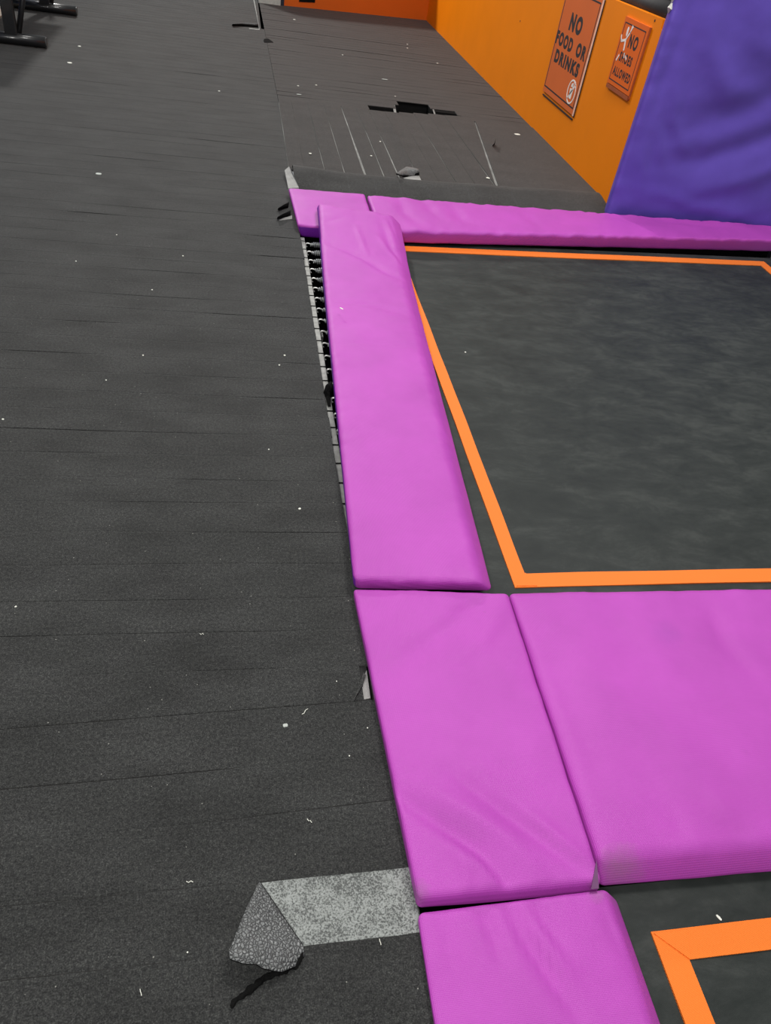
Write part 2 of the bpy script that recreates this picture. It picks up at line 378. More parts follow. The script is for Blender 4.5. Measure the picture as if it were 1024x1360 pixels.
# lengthwise strips in front of the tear
xs_near = [.3325, .43, .56, .69, .828, .95, 1.05, 1.182, 1.305, 1.43, 1.56, 1.70]
gapw = [.001, .003, .010, .017, .011, .011, .012, .003, .007, .003, .005]
decking = struct(mesh('floor', [(.3312, 4.97, -.0035), (2.45, 4.97, -.0035), (2.45, 6.60, -.0035), (.3312, 6.60, -.0035)], [(0, 1, 2, 3)], M_PALEGAP))
for i in range(11):
    xa, xb = xs_near[i]+.0005, xs_near[i+1]-gapw[i]
    bm = bmesh.new(); rows = []
    yend = 6.63 + (.02 if i < 7 else .03*(i-6)) + random.uniform(-.01, .01)
    lift = {6: .010}.get(i, 0)
    for j in range(15):
        t = j/14; yy = 4.98+(yend-4.98)*t
        wb = .004*noise.noise(Vector((i*3.1, t*3, 0)))
        tp = gapw[i]*(.2+.8*(1-t))       # gaps open towards the trampoline
        xbb = xs_near[i+1]-tp
        z = (.004 if i in (0, 2, 5) else .002)
        zr = z + lift*math.sin(math.pi*t)
        rows.append([bm.verts.new(v) for v in ((xa+wb, yy, -.006), (xa+wb, yy, z), ((xa+xbb)/2+wb, yy, z+.001), (xbb+wb, yy, zr), (xbb+wb, yy, -.006))])
    for a, b in zip(rows, rows[1:]):
        for q in range(4): bm.faces.new((a[q], a[q+1], b[q+1], b[q]))
    bm.faces.new(rows[0]); bm.faces.new(rows[-1][::-1])
    bmesh.ops.recalc_face_normals(bm, faces=bm.faces)
    finish('carpet_strip', bm, M_CARPET2, decking)
# the wide pieces by the orange wall, seam running on the skew
prism('carpet_strip', [(1.703, 4.98, .004), (1.703, 5.07, .004), (1.957, 6.79, .004), (1.70, 6.74, .004)][::-1], .009, M_CARPET2, decking)
prism('carpet_strip', [(1.712, 4.98, .005), (2.455, 4.98, .005), (2.455, 6.66, .005), (1.948, 6.66, .005)], .010, M_CARPET2, decking)

# carpeted lip that drops to the far pads
def lip():
    bm = bmesh.new()
    prof = [(5.02, .004), (5.0, .010), (4.975, .014), (4.93, .012), (4.85, .000), (4.76, -.018), (4.68, -.030), (4.62, -.055)]
    cuts = [.352, .50, .69, .86, 1.02, 1.20, 1.34, 1.47, 1.62, 1.78, 2.05, 2.455]
    for i in range(len(cuts)-1):
        xa, xb = cuts[i], cuts[i+1]-.0002
        nn = 4; rows = []
        for q in range(nn+1):
            x = xa+(xb-xa)*q/nn
            dy = .10*max(0, (x-1.3)/1.15) + .012*noise.noise(Vector((x*3, 0, 4)))
            up = .022*(1-sst(.34, .75, x))
            rows.append([bm.verts.new((x, yy+dy*sst(4.62, 4.9, yy), z+up*sst(5.03, 4.97, yy)*sst(4.62, 4.8, yy) + .003*noise.noise(Vector((x*6, yy*5, 2))))) for yy, z in prof])
        for a, b in zip(rows, rows[1:]):
            for j in range(len(prof)-1): bm.faces.new((a[j], a[j+1], b[j+1], b[j]))
    bmesh.ops.recalc_face_normals(bm, faces=bm.faces)
    o = finish('trim_1', bm, M_CARPET, None, True)
    for p in o.data.polygons:
        pass
    return struct(o)
lp = lip()
lp.data.materials.clear(); lp.data.materials.append(M_CARPET)
prism('foam_edge', [P(378, 226, .035), P(384, 221, .052), P(388, 228, .048), P(397, 249, .01), P(383, 250, .01)][::-1], .012, M_FOAM, lp)

# pit below the trampolines
bm = bmesh.new()
box_bm(bm, .34, 4.2, -1.6, 4.64, -.95, -.90)
box_bm(bm, .30, .336, -1.6, 4.64, -.95, -.031)
box_bm(bm, .30, 4.2, 4.64, 4.68, -.95, -.07)
struct(finish('trim_2', bm, M_VOID))

# ------------------------------------------------------------------ walls
WX = 2.45
def wall_right():
    bm = bmesh.new()
    # outline with the notch at the near top corner
    pts = [(4.78, 0), (11.55, 0), (11.55, 1.042), (5.70, 1.042), (4.945, 1.052), (4.938, 1.006), (4.78, 1.004)]
    a = [bm.verts.new((WX, y, z-(.006 if z == 0 else 0))) for y, z in pts]; b = [bm.verts.new((WX+.045, y, z-(.006 if z == 0 else 0))) for y, z in pts]
    bm.faces.new(a); bm.faces.new(b[::-1])
    for i in range(len(pts)): bm.faces.new((a[i], b[i], b[(i+1) % len(pts)], a[(i+1) % len(pts)]))
    bmesh.ops.recalc_face_normals(bm, faces=bm.faces)
    o = struct(finish('wall_right', bm, M_ORANGE))
    # screw heads
    bm = bmesh.new()
    for (y, z) in ((5.045, 1.03), (7.6, .62)):
        tube_bm(bm, [(WX-.002, y, z), (WX+.01, y, z)], .007, 8)
    finish('screw_head', bm, M_INK, o)
wall_right()
pts = [(.575, 11.16), (2.46, 11.54), (2.46, 11.60), (.575, 11.22)]
bm = bmesh.new()
lo = [bm.verts.new((x, y, -.006)) for x, y in pts]; hi = [bm.verts.new((x, y, 1.15)) for x, y in pts]
bm.faces.new(hi); bm.faces.new(lo[::-1])
for i in range(4): bm.faces.new((lo[i], lo[(i+1) % 4], hi[(i+1) % 4], hi[i]))
bmesh.ops.recalc_face_normals(bm, faces=bm.faces)
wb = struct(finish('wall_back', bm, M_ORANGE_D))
bm = bmesh.new()
a = Vector((.76, 11.197, 0)); b = Vector((.96, 11.237, 0)); nrm = Vector((.2, -1, 0)).normalized()*.006
vv = [bm.verts.new(p) for p in (a+nrm+Vector((0, 0, .055)), b+nrm+Vector((0, 0, .065)), b+nrm+Vector((0, 0, .20)), a+nrm+Vector((0, 0, .19)))]
vw = [bm.verts.new(v.co-nrm*1.5) for v in vv]
bm.faces.new(vv); bm.faces.new(vw[::-1])
for i in range(4): bm.faces.new((vv[i], vw[i], vw[(i+1) % 4], vv[(i+1) % 4]))
bmesh.ops.recalc_face_normals(bm, faces=bm.faces)
finish('dark_slot', bm, M_VOID, wb)
struct(box('trim_3', (.27, .535, 11.12, 11.3, -.006, 1.1), M_PALE, bev=.005))
struct(box('trim_4', (.537, .578, 11.14, 11.3, -.006, 1.1), plain('navy_post', (.012, .018, .035), .5)))
# left side: kerb and shopfront style window
struct(box('trim_5', (-2.12, -2.052, 3.0, 14.0, -.02, .012), M_TAN))
w1 = struct(box('window_1', (-2.22, -2.12, 3.0, 14.0, 0, .06), M_PALE, bev=.006))
for yy in (6.9, 7.9, 8.9, 9.9, 10.9):
    box('mullion', (-2.20, -2.15, yy, yy+.05, .06, 1.8), M_PALE, w1)
box('pane', (-2.185, -2.175, 3.0, 14.0, .06, 1.8), M_GLASS, w1)

# black padded rolls on top of the orange wall
pr = thing('padded_rail', 'black padded double rail running along the top of the orange wall', 'rail', (2.54, 4.86, 1.0))
bm = bmesh.new(); tube_bm(bm, [(2.545, 4.90, 1.075), (2.545, 5.4, 1.08), (2.545, 11.4, 1.08)], .06, 16)
keep(finish('lower_roll', bm, M_BLKRUB, None, True), pr)
bm = bmesh.new(); tube_bm(bm, [(2.58, 4.86, 1.195), (2.58, 5.4, 1.20), (2.58, 11.4, 1.20)], .065, 16)
keep(finish('upper_roll', bm, plain('sheen_lightened_padding', (.03, .03, .03), .7), None, True), pr)  # lighter black: the upper roll's sheen is put into its base colour
keep(box('end_block', (2.50, 2.62, 4.80, 4.90, .98, 1.13), M_BLKRUB, None, .01), pr)

# ------------------------------------------------------------------ padded blocks
def lin(a, b, n): return [a+(b-a)*i/n for i in range(n+1)]
def pad(name, Tc, Bc, mats, rnd=.016, res=.014, wr=(), bend=None, puff=.006, pucker=.0, seed=0, axes=(0, 1), up=(0, 0, 1), parent=None, shaded_sides=()):
    """cushion from eight corners. Tc/Bc: near-left, near-right, far-right, far-left of upper and lower side.
    edges rounded, the cover puckered near its edges and creased along the strokes wr = (pa, pb, width, amp)"""
    Tc = [Vector(p) for p in Tc]; Bc = [Vector(p) for p in Bc]; up = Vector(up)
    Lx = ((Tc[1]-Tc[0]).length + (Tc[2]-Tc[3]).length)/2; Ly = ((Tc[3]-Tc[0]).length + (Tc[2]-Tc[1]).length)/2
    Lz = sum((Tc[i]-Bc[i]).length for i in range(4))/4
    rnd = min(rnd, Lz*.48)
    def pos(L, r, n):
        e = [0, r*.3, r*.65, r]
        mid = lin(e[-1]+r*.3, L-e[-1]-r*.3, n)
        return e + mid + [L-r, L-r*.65, L-r*.3, L]
    X = pos(Lx, rnd, max(3, int(Lx/res))); Y = pos(Ly, rnd, max(3, int(Ly/res))); Z = [0, rnd*.3, rnd*.65, rnd, Lz-rnd, Lz-rnd*.65, Lz-rnd*.3, Lz]
    idx = {}; vs = []
    def bump2(p):
        q = Vector((p[axes[0]], p[axes[1]])); h = 0
        for pl, w, amp in wr:
            best = None; run = 0; tot = sum((Vector(b)-Vector(a)).length for a, b in zip(pl, pl[1:]))
            for a, b in zip(pl, pl[1:]):
                a = Vector(a); b = Vector(b); d = b-a; L = d.length
                t = min(1, max(0, (q-a).dot(d)/(L*L)))
                dist = (q-(a+d*t)).length
                if best is None or dist < best[0]: best = (dist, (run+t*L)/tot)
                run += L
            # a crease: soft valley that fades out at both ends
            x = best[0]/w
            if x < 3: h += 1.35*amp*math.exp(-x*x)*math.sin(math.pi*(.1+.8*best[1]))
        return h
    def vert(i, j, k):
        if (i, j, k) in idx: return idx[i, j, k]
        p = Vector((X[i], Y[j], Z[k]))
        c = Vector((min(max(p.x, rnd), Lx-rnd), min(max(p.y, rnd), Ly-rnd), min(max(p.z, rnd), Lz-rnd)))
        d = p-c
        if d.length > 1e-6: p = c + d.normalized()*rnd
        u, v, w = p.x/Lx, p.y/Ly, p.z/Lz
        b_ = (Bc[0]*(1-u)+Bc[1]*u)*(1-v) + (Bc[3]*(1-u)+Bc[2]*u)*v
        t_ = (Tc[0]*(1-u)+Tc[1]*u)*(1-v) + (Tc[3]*(1-u)+Tc[2]*u)*v
        q = b_*(1-w)+t_*w
        if w > .5:
            ed = min(p.x, Lx-p.x, p.y, Ly-p.y)
            h = puff*(1-math.exp(-ed/.06)) - puff*.3
            h += bump2(q)*min(1, ed/.02+.25)
            if pucker:
                s_ = q[axes[1]] if min(p.x, Lx-p.x) < min(p.y, Ly-p.y) else q[axes[0]]
                h += pucker*math.exp(-ed/.035)*(noise.noise(Vector((s_*19, seed*3.3, ed*6)))+.5*noise.noise(Vector((s_*47, seed*1.3, ed*9))))
            h += .0016*noise.noise(Vector((q[axes[0]]*7, q[axes[1]]*7, seed)))
            q = q + up*h*sst(.5, 1, w)
        # sides bulge and wobble a little
        sd = .0028*noise.noise(Vector((q.x*9, q.y*9, q.z*14+seed)))
        q = q + (q-(b_*.5+t_*.5)).normalized()*sd if w not in (0, 1) else q
        if bend: q.z += bend(q)
        idx[i, j, k] = len(vs); vs.append(q); return idx[i, j, k]
    fs = []; fm = []
    nx, ny, nz = len(X)-1, len(Y)-1, len(Z)-1
    for i in range(nx):
        for j in range(ny):
            fs.append((vert(i, j, nz), vert(i+1, j, nz), vert(i+1, j+1, nz), vert(i, j+1, nz))); fm.append(0)
            fs.append((vert(i, j, 0), vert(i, j+1, 0), vert(i+1, j+1, 0), vert(i+1, j, 0))); fm.append(0)
    for k in range(nz):
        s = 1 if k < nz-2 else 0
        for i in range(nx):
            fs.append((vert(i, 0, k), vert(i+1, 0, k), vert(i+1, 0, k+1), vert(i, 0, k+1))); fm.append(s if 'n' in shaded_sides else 0)
            fs.append((vert(i, ny, k), vert(i, ny, k+1), vert(i+1, ny, k+1), vert(i+1, ny, k))); fm.append(s if 'f' in shaded_sides else 0)
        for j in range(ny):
            fs.append((vert(0, j, k), vert(0, j, k+1), vert(0, j+1, k+1), vert(0, j+1, k))); fm.append(s if 'l' in shaded_sides else 0)
            fs.append((vert(nx, j, k), vert(nx, j+1, k), vert(nx, j+1, k+1), vert(nx, j, k+1))); fm.append(s if 'r' in shaded_sides else 0)
    return mesh(name, vs, fs, mats, parent, True, fm)

def cr(z, *segs):
    """creases listed by points on the pad surface at height z"""
    out = []
    for s in segs:
        pts, w, amp = s
        out.append(([P(u, v, z).xy for u, v in pts], w, amp))
    return out
def base_empty(o, name, label, cat, group=None):
    tag(o, label, cat, group); o.name = name; return o
G = 'magenta safety pads around the trampolines'

# far pads (one under, one butting it on the right)
pA = pad('safety_pad', [(.320, 3.968, .048), (.745, 3.96, .048), (.748, 4.53, .05), (.300, 4.51, .05)],
         [(.345, 3.995, -.030), (.745, 3.985, -.030), (.748, 4.53, 0), (.31, 4.51, 0)], [M_MAG, M_MAG_SHADE], puff=.003, pucker=.002, seed=2, shaded_sides=('n',))
tag(pA, 'short magenta pad with front edge painted in violet shade at far left trampoline corner, partly underneath others', 'safety pad')
pB = pad('safety_pad', [(.760, 3.985, .050), (3.75, 4.40, .050), (3.75, 4.63, .052), (.757, 4.50, .056)],
         [(.765, 3.995, -.030), (3.75, 4.415, -.030), (3.75, 4.64, 0), (.762, 4.51, 0)], [M_MAG], res=.022, puff=.004, pucker=.009, seed=5,
         wr=cr(.055, ([(530, 262), (536, 280), (560, 300)], .03, -.006), ([(566, 268), (575, 282), (590, 292)], .03, -.005),
                ([(600, 272), (612, 290), (640, 300)], .035, -.006), ([(700, 285), (716, 300)], .03, -.005),
                ([(800, 284), (860, 296)], .06, -.008), ([(860, 290), (960, 300)], .05, -.006)))
tag(pB, 'long far magenta pad lying across the foot of the purple padded wall', 'safety pad')

# long pad on the left, shifted to the right at its far end and riding up on the far pads
zf = .112
def bend_long(q): 
    s = sst(3.3, 4.15, q.y); lin_ = (q.y-1.40)/2.87
    return .052*(s-lin_)
pL = pad('safety_pad', [(.325, 1.420, .060), (.685, 1.400, .060), P(519, 284, zf), P(423, 270, zf)],
         [(.333, 1.424, .004), (.744, 1.414, .000), P(534, 300, .060), P(420, 277, .058)], [M_MAG, M_MAG_SHADE], rnd=.02, pucker=.006, seed=9, bend=bend_long, shaded_sides=('l',),
         wr=cr(.085, ([(423, 317), (455, 328), (486, 341), (515, 357), (541, 367)], .022, -.0075),
                ([(445, 393), (490, 398), (541, 411)], .022, -.005), ([(442, 448), (500, 450), (571, 455)], .016, -.003),
                ([(472, 305), (480, 322), (490, 342)], .010, .004), ([(505, 300), (520, 330), (545, 352)], .018, -.005),
                ([(500, 315), (530, 345)], .012, .004), ([(515, 296), (535, 330)], .012, -.004), ([(430, 300), (455, 295)], .02, -.003)))
tag(pL, 'long narrow magenta pad beside the exposed springs, sitting askew with a white scrap on it', 'safety pad')

pJ = pad('safety_pad', [(.360, .586, .036), (.750, .584, .036), P(675, 786, .036), (.326, 1.408, .036)],
         [(.362, .576, -.004), (.756, .576, -.02), (.782, 1.39, -.02), (.330, 1.412, -.004)], [M_MAG], rnd=.012, res=.011, puff=.004, pucker=.003, seed=12,
         wr=cr(.04, ([(515, 1045), (545, 1066), (595, 1098), (635, 1128), (665, 1158), (690, 1188)], .017, -.0095),
                ([(590, 1118), (640, 1150), (668, 1180)], .020, .0060), ([(560, 1040), (620, 1078), (675, 1115), (720, 1160)], .022, .0075),
                ([(595, 1020), (650, 1062), (710, 1105), (785, 1160)], .019, -.0085),
                ([(700, 1080), (750, 1120), (792, 1150)], .014, .0065), ([(640, 1140), (665, 1168), (692, 1194)], .005, -.0035),
                ([(648, 786), (600, 830), (540, 872), (505, 900)], .028, -.006), ([(668, 800), (640, 850), (590, 880)], .03, .005),
                ([(605, 1130), (620, 1160), (624, 1190)], .012, .0035), ([(660, 782), (640, 800), (600, 812)], .015, -.003)))
tag(pJ, 'magenta corner pad left of the wide cross pad, creased diagonally near its front', 'safety pad')

pC = pad('safety_pad', [(.757, .628, .038), (3.3, .630, .038), (3.3, 1.384, .038), P(675.5, 786, .038)],
         [(.760, .588, -.030), (3.3, .560, -.030), (3.3, 1.42, -.030), (.787, 1.42, -.030)], [M_MAG], rnd=.020, res=.016, puff=.006, pucker=.0035, seed=15,
         wr=cr(.04, ([(940, 800), (960, 850), (1010, 910)], .03, -.004), ([(870, 1060), (900, 1090), (905, 1120)], .02, -.003),
                ([(940, 1050), (980, 1090)], .02, .003), ([(700, 830), (760, 980), (800, 1100)], .012, .002), ([(960, 1090), (1000, 1110)], .02, -.003)))
tag(pC, 'wide magenta cross pad between the two trampoline mats with a grey scuffed near corner', 'safety pad')

pW = pad('safety_pad', [(.340, -.75, .022), (.735, -.75, .022), (.756, .575, .024), P(555, 1211, .024)],
         [(.350, -.75, -.004), (.805, -.75, -.030), (.800, .570, -.030), (.360, .564, -.004)], [M_MAG], rnd=.013, res=.014, puff=.004, pucker=.003, seed=18,
         wr=cr(.03, ([(674, 1193), (684, 1215), (697, 1240), (730, 1290), (775, 1355)], .014, -.0095),
                ([(706, 1190), (722, 1215), (750, 1260)], .012, -.006), ([(634, 1198), (655, 1235), (670, 1280)], .012, -.0065),
                ([(600, 1240), (640, 1320)], .03, .002), ([(705, 1225), (760, 1300)], .016, .006), ([(800, 1200), (835, 1270), (860, 1340)], .014, -.004), ([(590, 1215), (600, 1260), (625, 1330)], .016, -.004)))
tag(pW, 'magenta pad at the bottom edge of the view, left of the near mat corner', 'safety pad')

# split seam flap at the meeting corner of the pads
prism('flap_piece', [P(785, 1181, .034), P(792.5, 1142, .043), P(795.5, 1180, .033)], .002, plain('dirty_vinyl_edge', (.14, .05, .14), .6), None)
fl = bpy.data.objects['flap_piece']; fl.name = 'corner_tuck'; fl.parent = pJ; fl['label'] = 'dirty folded corner of the cover'

# purple padded wall -------------------------------------------------------
yw = 4.64
wpad = pad('padded_wall_panel', [(2.325, yw, -.004), (4.3, yw, -.004), (4.3, yw, 2.0), (2.335, yw, 2.0)],
           [(2.36, yw+.11, -.004), (4.3, yw+.11, -.004), (4.3, yw+.11, 2.0), (2.36, yw+.11, 2.0)], [M_WALLPURP], rnd=.03, res=.025,
           puff=.012, pucker=.009, seed=22, axes=(0, 2), up=(0, -1, 0),
           wr=[([(3.6, 1.0), (3.2, .80), (2.9, .66), (2.6, .55)], .09, -.024), ([(3.6, .80), (3.2, .55), (2.85, .40), (2.6, .36)], .07, -.020),
               ([(2.55, 1.25), (2.62, 1.0), (2.85, .78), (3.2, .74)], .07, .014), ([(2.75, 1.35), (2.95, 1.05), (3.4, .98)], .10, .018), ([(3.6, .55), (3.2, .32), (2.8, .2)], .06, .014),
               ([(2.44, 1.2), (2.42, .8), (2.41, .4)], .025, -.008), ([(2.40, .7), (2.43, .4), (2.52, .12)], .03, .008),
               ([(2.5, .85), (2.56, .6), (2.7, .45)], .03, .008), ([(2.6, .2), (2.9, .12), (3.3, .1)], .04, .008), ([(2.48, .55), (2.6, .32)], .025, .006)])
tag(wpad, 'tall purple vinyl padded wall panel standing behind the far magenta pad', 'wall pad')
bm = bmesh.new()
tube_bm(bm, [(2.345, yw+.05, 1.11), (2.335, yw+.03, 1.135), (2.35, yw+.04, 1.16), (2.335, yw+.04, 1.19), (2.36, yw+.05, 1.23)], [.006, .016, .012, .02, .016], 7)
for v in bm.verts: v.co += Vector((noise.noise(v.co*60), noise.noise(v.co*70+Vector((3, 0, 0))), noise.noise(v.co*50)))*.008
tf = finish('torn_foam', bm, plain('pale_torn_foam', (.55, .55, .5), .9, var=.3, scale=80.0), wpad); tf['label'] = 'pale torn stuffing showing at the edge'

# ------------------------------------------------------------------ trampolines
def spring_mesh(L=.20, turns=24, r=.0115, w=.0030):
    bm = bmesh.new(); pts = []
    n = turns*8
    for i in range(n+1):
        t = i/n; a = 2*math.pi*turns*t
        rr = r*(1 if .06 < t < .94 else .6)
        pts.append((L*t, rr*math.cos(a), rr*math.sin(a)))
    tube_bm(bm, pts, w, 5)
    me = bpy.data.meshes.new('spring'); bm.to_mesh(me); bm.free(); me.materials.append(M_SPRING)
    me.polygons.foreach_set('use_smooth', [True]*len(me.polygons)); return me
def hook_mesh():
    bm = bmesh.new()
    pts = [(.006, 0, 0), (-.004, 0, .004), (-.014, 0, .007), (-.022, 0, .006), (-.027, 0, -.002), (-.024, 0, -.010), (-.018, 0, -.013)]
    tube_bm(bm, pts, .0034, 7)
    me = bpy.data.meshes.new('hook'); bm.to_mesh(me); bm.free(); me.materials.append(M_HOOK)
    me.polygons.foreach_set('use_smooth', [True]*len(me.polygons)); return me
SP, HK = spring_mesh(), hook_mesh()

ZM = -.042
def sag(x, y, x0, x1, y0, y1):
    u = (x-x0)/(x1-x0); v = (y-y0)/(y1-y0)
    return 0 if not (0 < u < 1 and 0 < v < 1) else -.02*(16*u*(1-u)*v*(1-v))**.7
def quad_interp(q, u, v):
    a, b, c, d = [Vector(p) for p in q]      # near-left, near-right, far-right, far-left
    return (a*(1-u)+b*u)*(1-v) + (d*(1-u)+c*u)*v
def trampoline(label, outer, tape_in, tape_out, frame, springs, spring_x):
    root = thing('trampoline', label, 'trampoline', (frame[0], frame[2], -.9))
    # mat
    vs, fs = [], []; nx, ny = 60, 60
    for j in range(ny+1):
        for i in range(nx+1):
            p = quad_interp(outer, i/nx, j/ny)
            vs.append((p.x, p.y, ZM - .012*(16*(i/nx)*(1-i/nx)*(j/ny)*(1-j/ny)) + .0012*noise.noise(Vector((p.x*3, p.y*3, 1)))))
    for j in range(ny):
        for i in range(nx): a = j*(nx+1)+i; fs.append((a, a+1, a+nx+2, a+nx+1))
    n0 = len(vs)
    vs += [(x, y, z-.004) for x, y, z in vs]
    fs += [(a+n0, d+n0, c+n0, b+n0) for a, b, c, d in fs]
    keep(mesh('jumping_mat', vs, fs, [M_MAT], None, True), root)
    # orange webbing band sewn on the mat
    bm = bmesh.new(); n = 40; ring = []
    for s in range(4):
        for k in range(n):
            t = k/n
            po = Vector(tape_out[s]).lerp(Vector(tape_out[(s+1) % 4]), t); pi = Vector(tape_in[s]).lerp(Vector(tape_in[(s+1) % 4]), t)
            w = .0035*noise.noise(Vector((po.x*2.3, po.y*2.3, 0)))
            wi = .002*noise.noise(Vector((po.x*3.3, po.y*3.3, 7)))
            ring.append((po+Vector((w, w)), pi+Vector((w+wi, w+wi))))
    z0 = ZM+.0035
    V = [[bm.verts.new((p.x, p.y, z)) for p, z in ((o, ZM-.002), (o, z0), (i_, z0-.001), (i_, ZM-.006))] for o, i_ in ring]
    m = len(V)
    for k in range(m):
        a, b = V[k], V[(k+1) % m]
        for q in range(3): bm.faces.new((a[q], a[q+1], b[q+1], b[q]))
    bmesh.ops.recalc_face_normals(bm, faces=bm.faces)
    keep(finish('webbing_border', bm, M_TAPE), root)
    for ci in (0, 3):
        po, pi = Vector(tape_out[ci]), Vector(tape_in[ci]); sy_ = 1 if ci == 0 else -1
        tri = [(po.x+.004, po.y+.004*sy_), (pi.x+.022, po.y+.004*sy_), (pi.x, pi.y)]
        if ci: tri = tri[::-1]
        cfold = keep(prism('corner_fold', [(x, y, ZM+.0055) for x, y in tri], .003, M_TAPE), root)
    # steel frame: four box rails with hook slots on the left one
    x0, x1, y0, y1 = frame
    bm = bmesh.new()
    box_bm(bm, x0, x0+.022, y0, min(y1, 3.97), -.065, -.018, .003); box_bm(bm, x1, x1+.03, y0, y1, -.085, -.055, .003)
    box_bm(bm, x0, x1, y0, y0+.03, -.08, -.05, .003); box_bm(bm, x0, x1, y1-.03, y1, -.08, -.05, .003)
    fr = keep(finish('frame', bm, M_STEEL), root)
    for lx in (x0+.005, x1+.005):
        for ly in (y0+.01, (y0+y1)/2, y1-.05):
            bm = bmesh.new(); box_bm(bm, lx, lx+.04, ly, ly+.04, -.90, -.07); keep(finish('support_leg', bm, M_STEEL), root)
    for yy in springs:
        bm = bmesh.new(); box_bm(bm, x0-.0005, x0+.023, yy-.0035, yy+.0035, -.030, -.0165)
        keep(finish('hook_slot', bm, M_BLACK), root)
    for yy in springs:
        s = bpy.data.objects.new('spring', SP); C.objects.link(s); s.parent = root
        s.location = Vector((x0+.052, yy, -.034)) - root.location
        s.rotation_euler = (random.uniform(0, 6), 0, random.uniform(-.05, .05)); s.scale = (spring_x/.20, 1, 1)
        h = bpy.data.objects.new('hook', HK); C.objects.link(h); h.parent = s
        h.scale = (.20/spring_x, 1, 1); h.rotation_euler = (-s.rotation_euler[0], 0, 0)
    return root
ysp = []
yy = 3.92
while yy > 1.75: ysp.append(yy); yy -= .105
t1 = trampoline('large trampoline with black mat and orange webbing border below the purple wall panel',
                [(.66, 1.424), (3.48, 1.424), (3.48, 4.30), (.66, 4.05)],
                [(.880, 1.528), (3.20, 1.56), (3.20, 4.145), (.880, 3.945)],
                [(.832, 1.470), (3.26, 1.50), (3.26, 4.215), (.832, 4.005)],
                (.341, 3.55, 1.40, 4.60), ysp, .235)
t2 = trampoline('near trampoline whose mat corner and orange webbing show at bottom right',
                [(.66, -1.4), (3.3, -1.4), (3.3, .60), (.66, .60)],
                [(.912, -1.2), (3.1, -1.2), (3.1, .447), (.912, .445)],
                [(.852, -1.26), (3.16, -1.26), (3.16, .503), (.852, .503)],
                (.350, 3.35, -1.5, 1.30), [], .235)

# ------------------------------------------------------------------ signs
def wp(y, z, d=0.0): return Vector((WX-.001-d, y, z))
def sign_text(txt, yl, yr, zb, zt, parent, bold=.02, d=.0125, shear=0.0, mat_=M_INK):
    cu = bpy.data.curves.new(txt, 'FONT'); cu.body = txt; cu.size = 1; cu.space_character = 1.28; cu.offset = bold; cu.extrude = .0
    cu.resolution_u = 6
    tmp = bpy.data.objects.new('tmp', cu); C.objects.link(tmp)
    dg = bpy.context.evaluated_depsgraph_get(); me = bpy.data.meshes.new_from_object(tmp.evaluated_get(dg))
    bpy.data.objects.remove(tmp); bpy.data.curves.remove(cu)
    xs = [v.co.x for v in me.vertices]; ys_ = [v.co.y for v in me.vertices]
    x0, x1, y0, y1 = min(xs), max(xs), min(ys_), max(ys_)
    for v in me.vertices:
        u = (v.co.x-x0)/(x1-x0); w = (v.co.y-y0)/(y1-y0)
        v.co = wp(yl+(yr-yl)*u, zb+(zt-zb)*w, d)
    me.materials.clear(); me.materials.append(mat_)
    for p in me.polygons: p.material_index = 0
    return me
def plate(bm, y0, y1, z0, z1, d0, d1):
    box_bm(bm, WX-.001-d1, WX-.001-d0, min(y0, y1), max(y0, y1), z0, z1)
def border_bm(bm, y0, y1, z0, z1, w, d0=.012, d1=.0128):
    plate(bm, y0, y1, z0, z0+w, d0, d1); plate(bm, y0, y1, z1-w, z1, d0, d1)
    plate(bm, y0, y0+w, z0+w, z1-w, d0, d1); plate(bm, y1-w, y1, z0+w, z1-w, d0, d1)

s1 = thing('wall_sign', 'large orange sign reading NO FOOD OR DRINKS on the orange wall', 'sign', (WX, 6.25, .3))
bm = bmesh.new(); plate(bm, 5.868, 6.60, .300, 1.022, .0, .012)
keep(finish('board', bm, M_SIGN), s1)
bm = bmesh.new(); border_bm(bm, 5.885, 6.588, .335, .998, .010); keep(finish('border_line', bm, M_INK), s1)
bm = bmesh.new(); plate(bm, 5.858, 5.868, .296, 1.022, 0, .013)
e = keep(finish('edge_strip', bm, M_PALEEDGE), s1); e['label'] = 'pale right hand edge'
bm = bmesh.new(); plate(bm, 5.868, 6.60, .268, .276, 0, .006); plate(bm, 5.852, 5.857, .29, 1.02, 0, .006)  # lower strip paints the board's shadow line; a second dark strip flanks the side
keep(finish('shadow_line', bm, M_INK), s1)
for txt, yl, yr, zb, zt in (('NO', 6.375, 6.115, .758, .872), ('FOOD', 6.582, 6.205, .636, .726), ('OR', 6.115, 5.915, .636, .726), ('DRINKS', 6.515, 5.965, .522, .612)):
    o = link('lettering', sign_text(txt, yl, yr, zb, zt, s1, .06)); keep(o, s1)
def disc_ring(bm, yc, zc, ry, rz, w, d0=.012, d1=.0132, n=36):
    r = []
    for k in range(n):
        a = 2*math.pi*k/n
        o = wp(yc-ry*math.cos(a), zc+rz*math.sin(a), d1); i_ = wp(yc-(ry-w)*math.cos(a), zc+(rz-w)*math.sin(a), d1)
        r.append([bm.verts.new(v) for v in (o+Vector((d1-d0, 0, 0)), o, i_, i_+Vector((d1-d0, 0, 0)))])
    for k in range(n):
        a, b = r[k], r[(k+1) % n]
        for q in range(3): bm.faces.new((a[q], b[q], b[q+1], a[q+1]))
def poly_w(bm, pts, d0=.012, d1=.0132):
    a = [bm.verts.new(wp(y, z, d1)) for y, z in pts]; b = [bm.verts.new(wp(y, z, d0)) for y, z in pts]
    bm.faces.new(a); n = len(a)
    for i in range(n): bm.faces.new((a[i], b[i], b[(i+1) % n], a[(i+1) % n]))
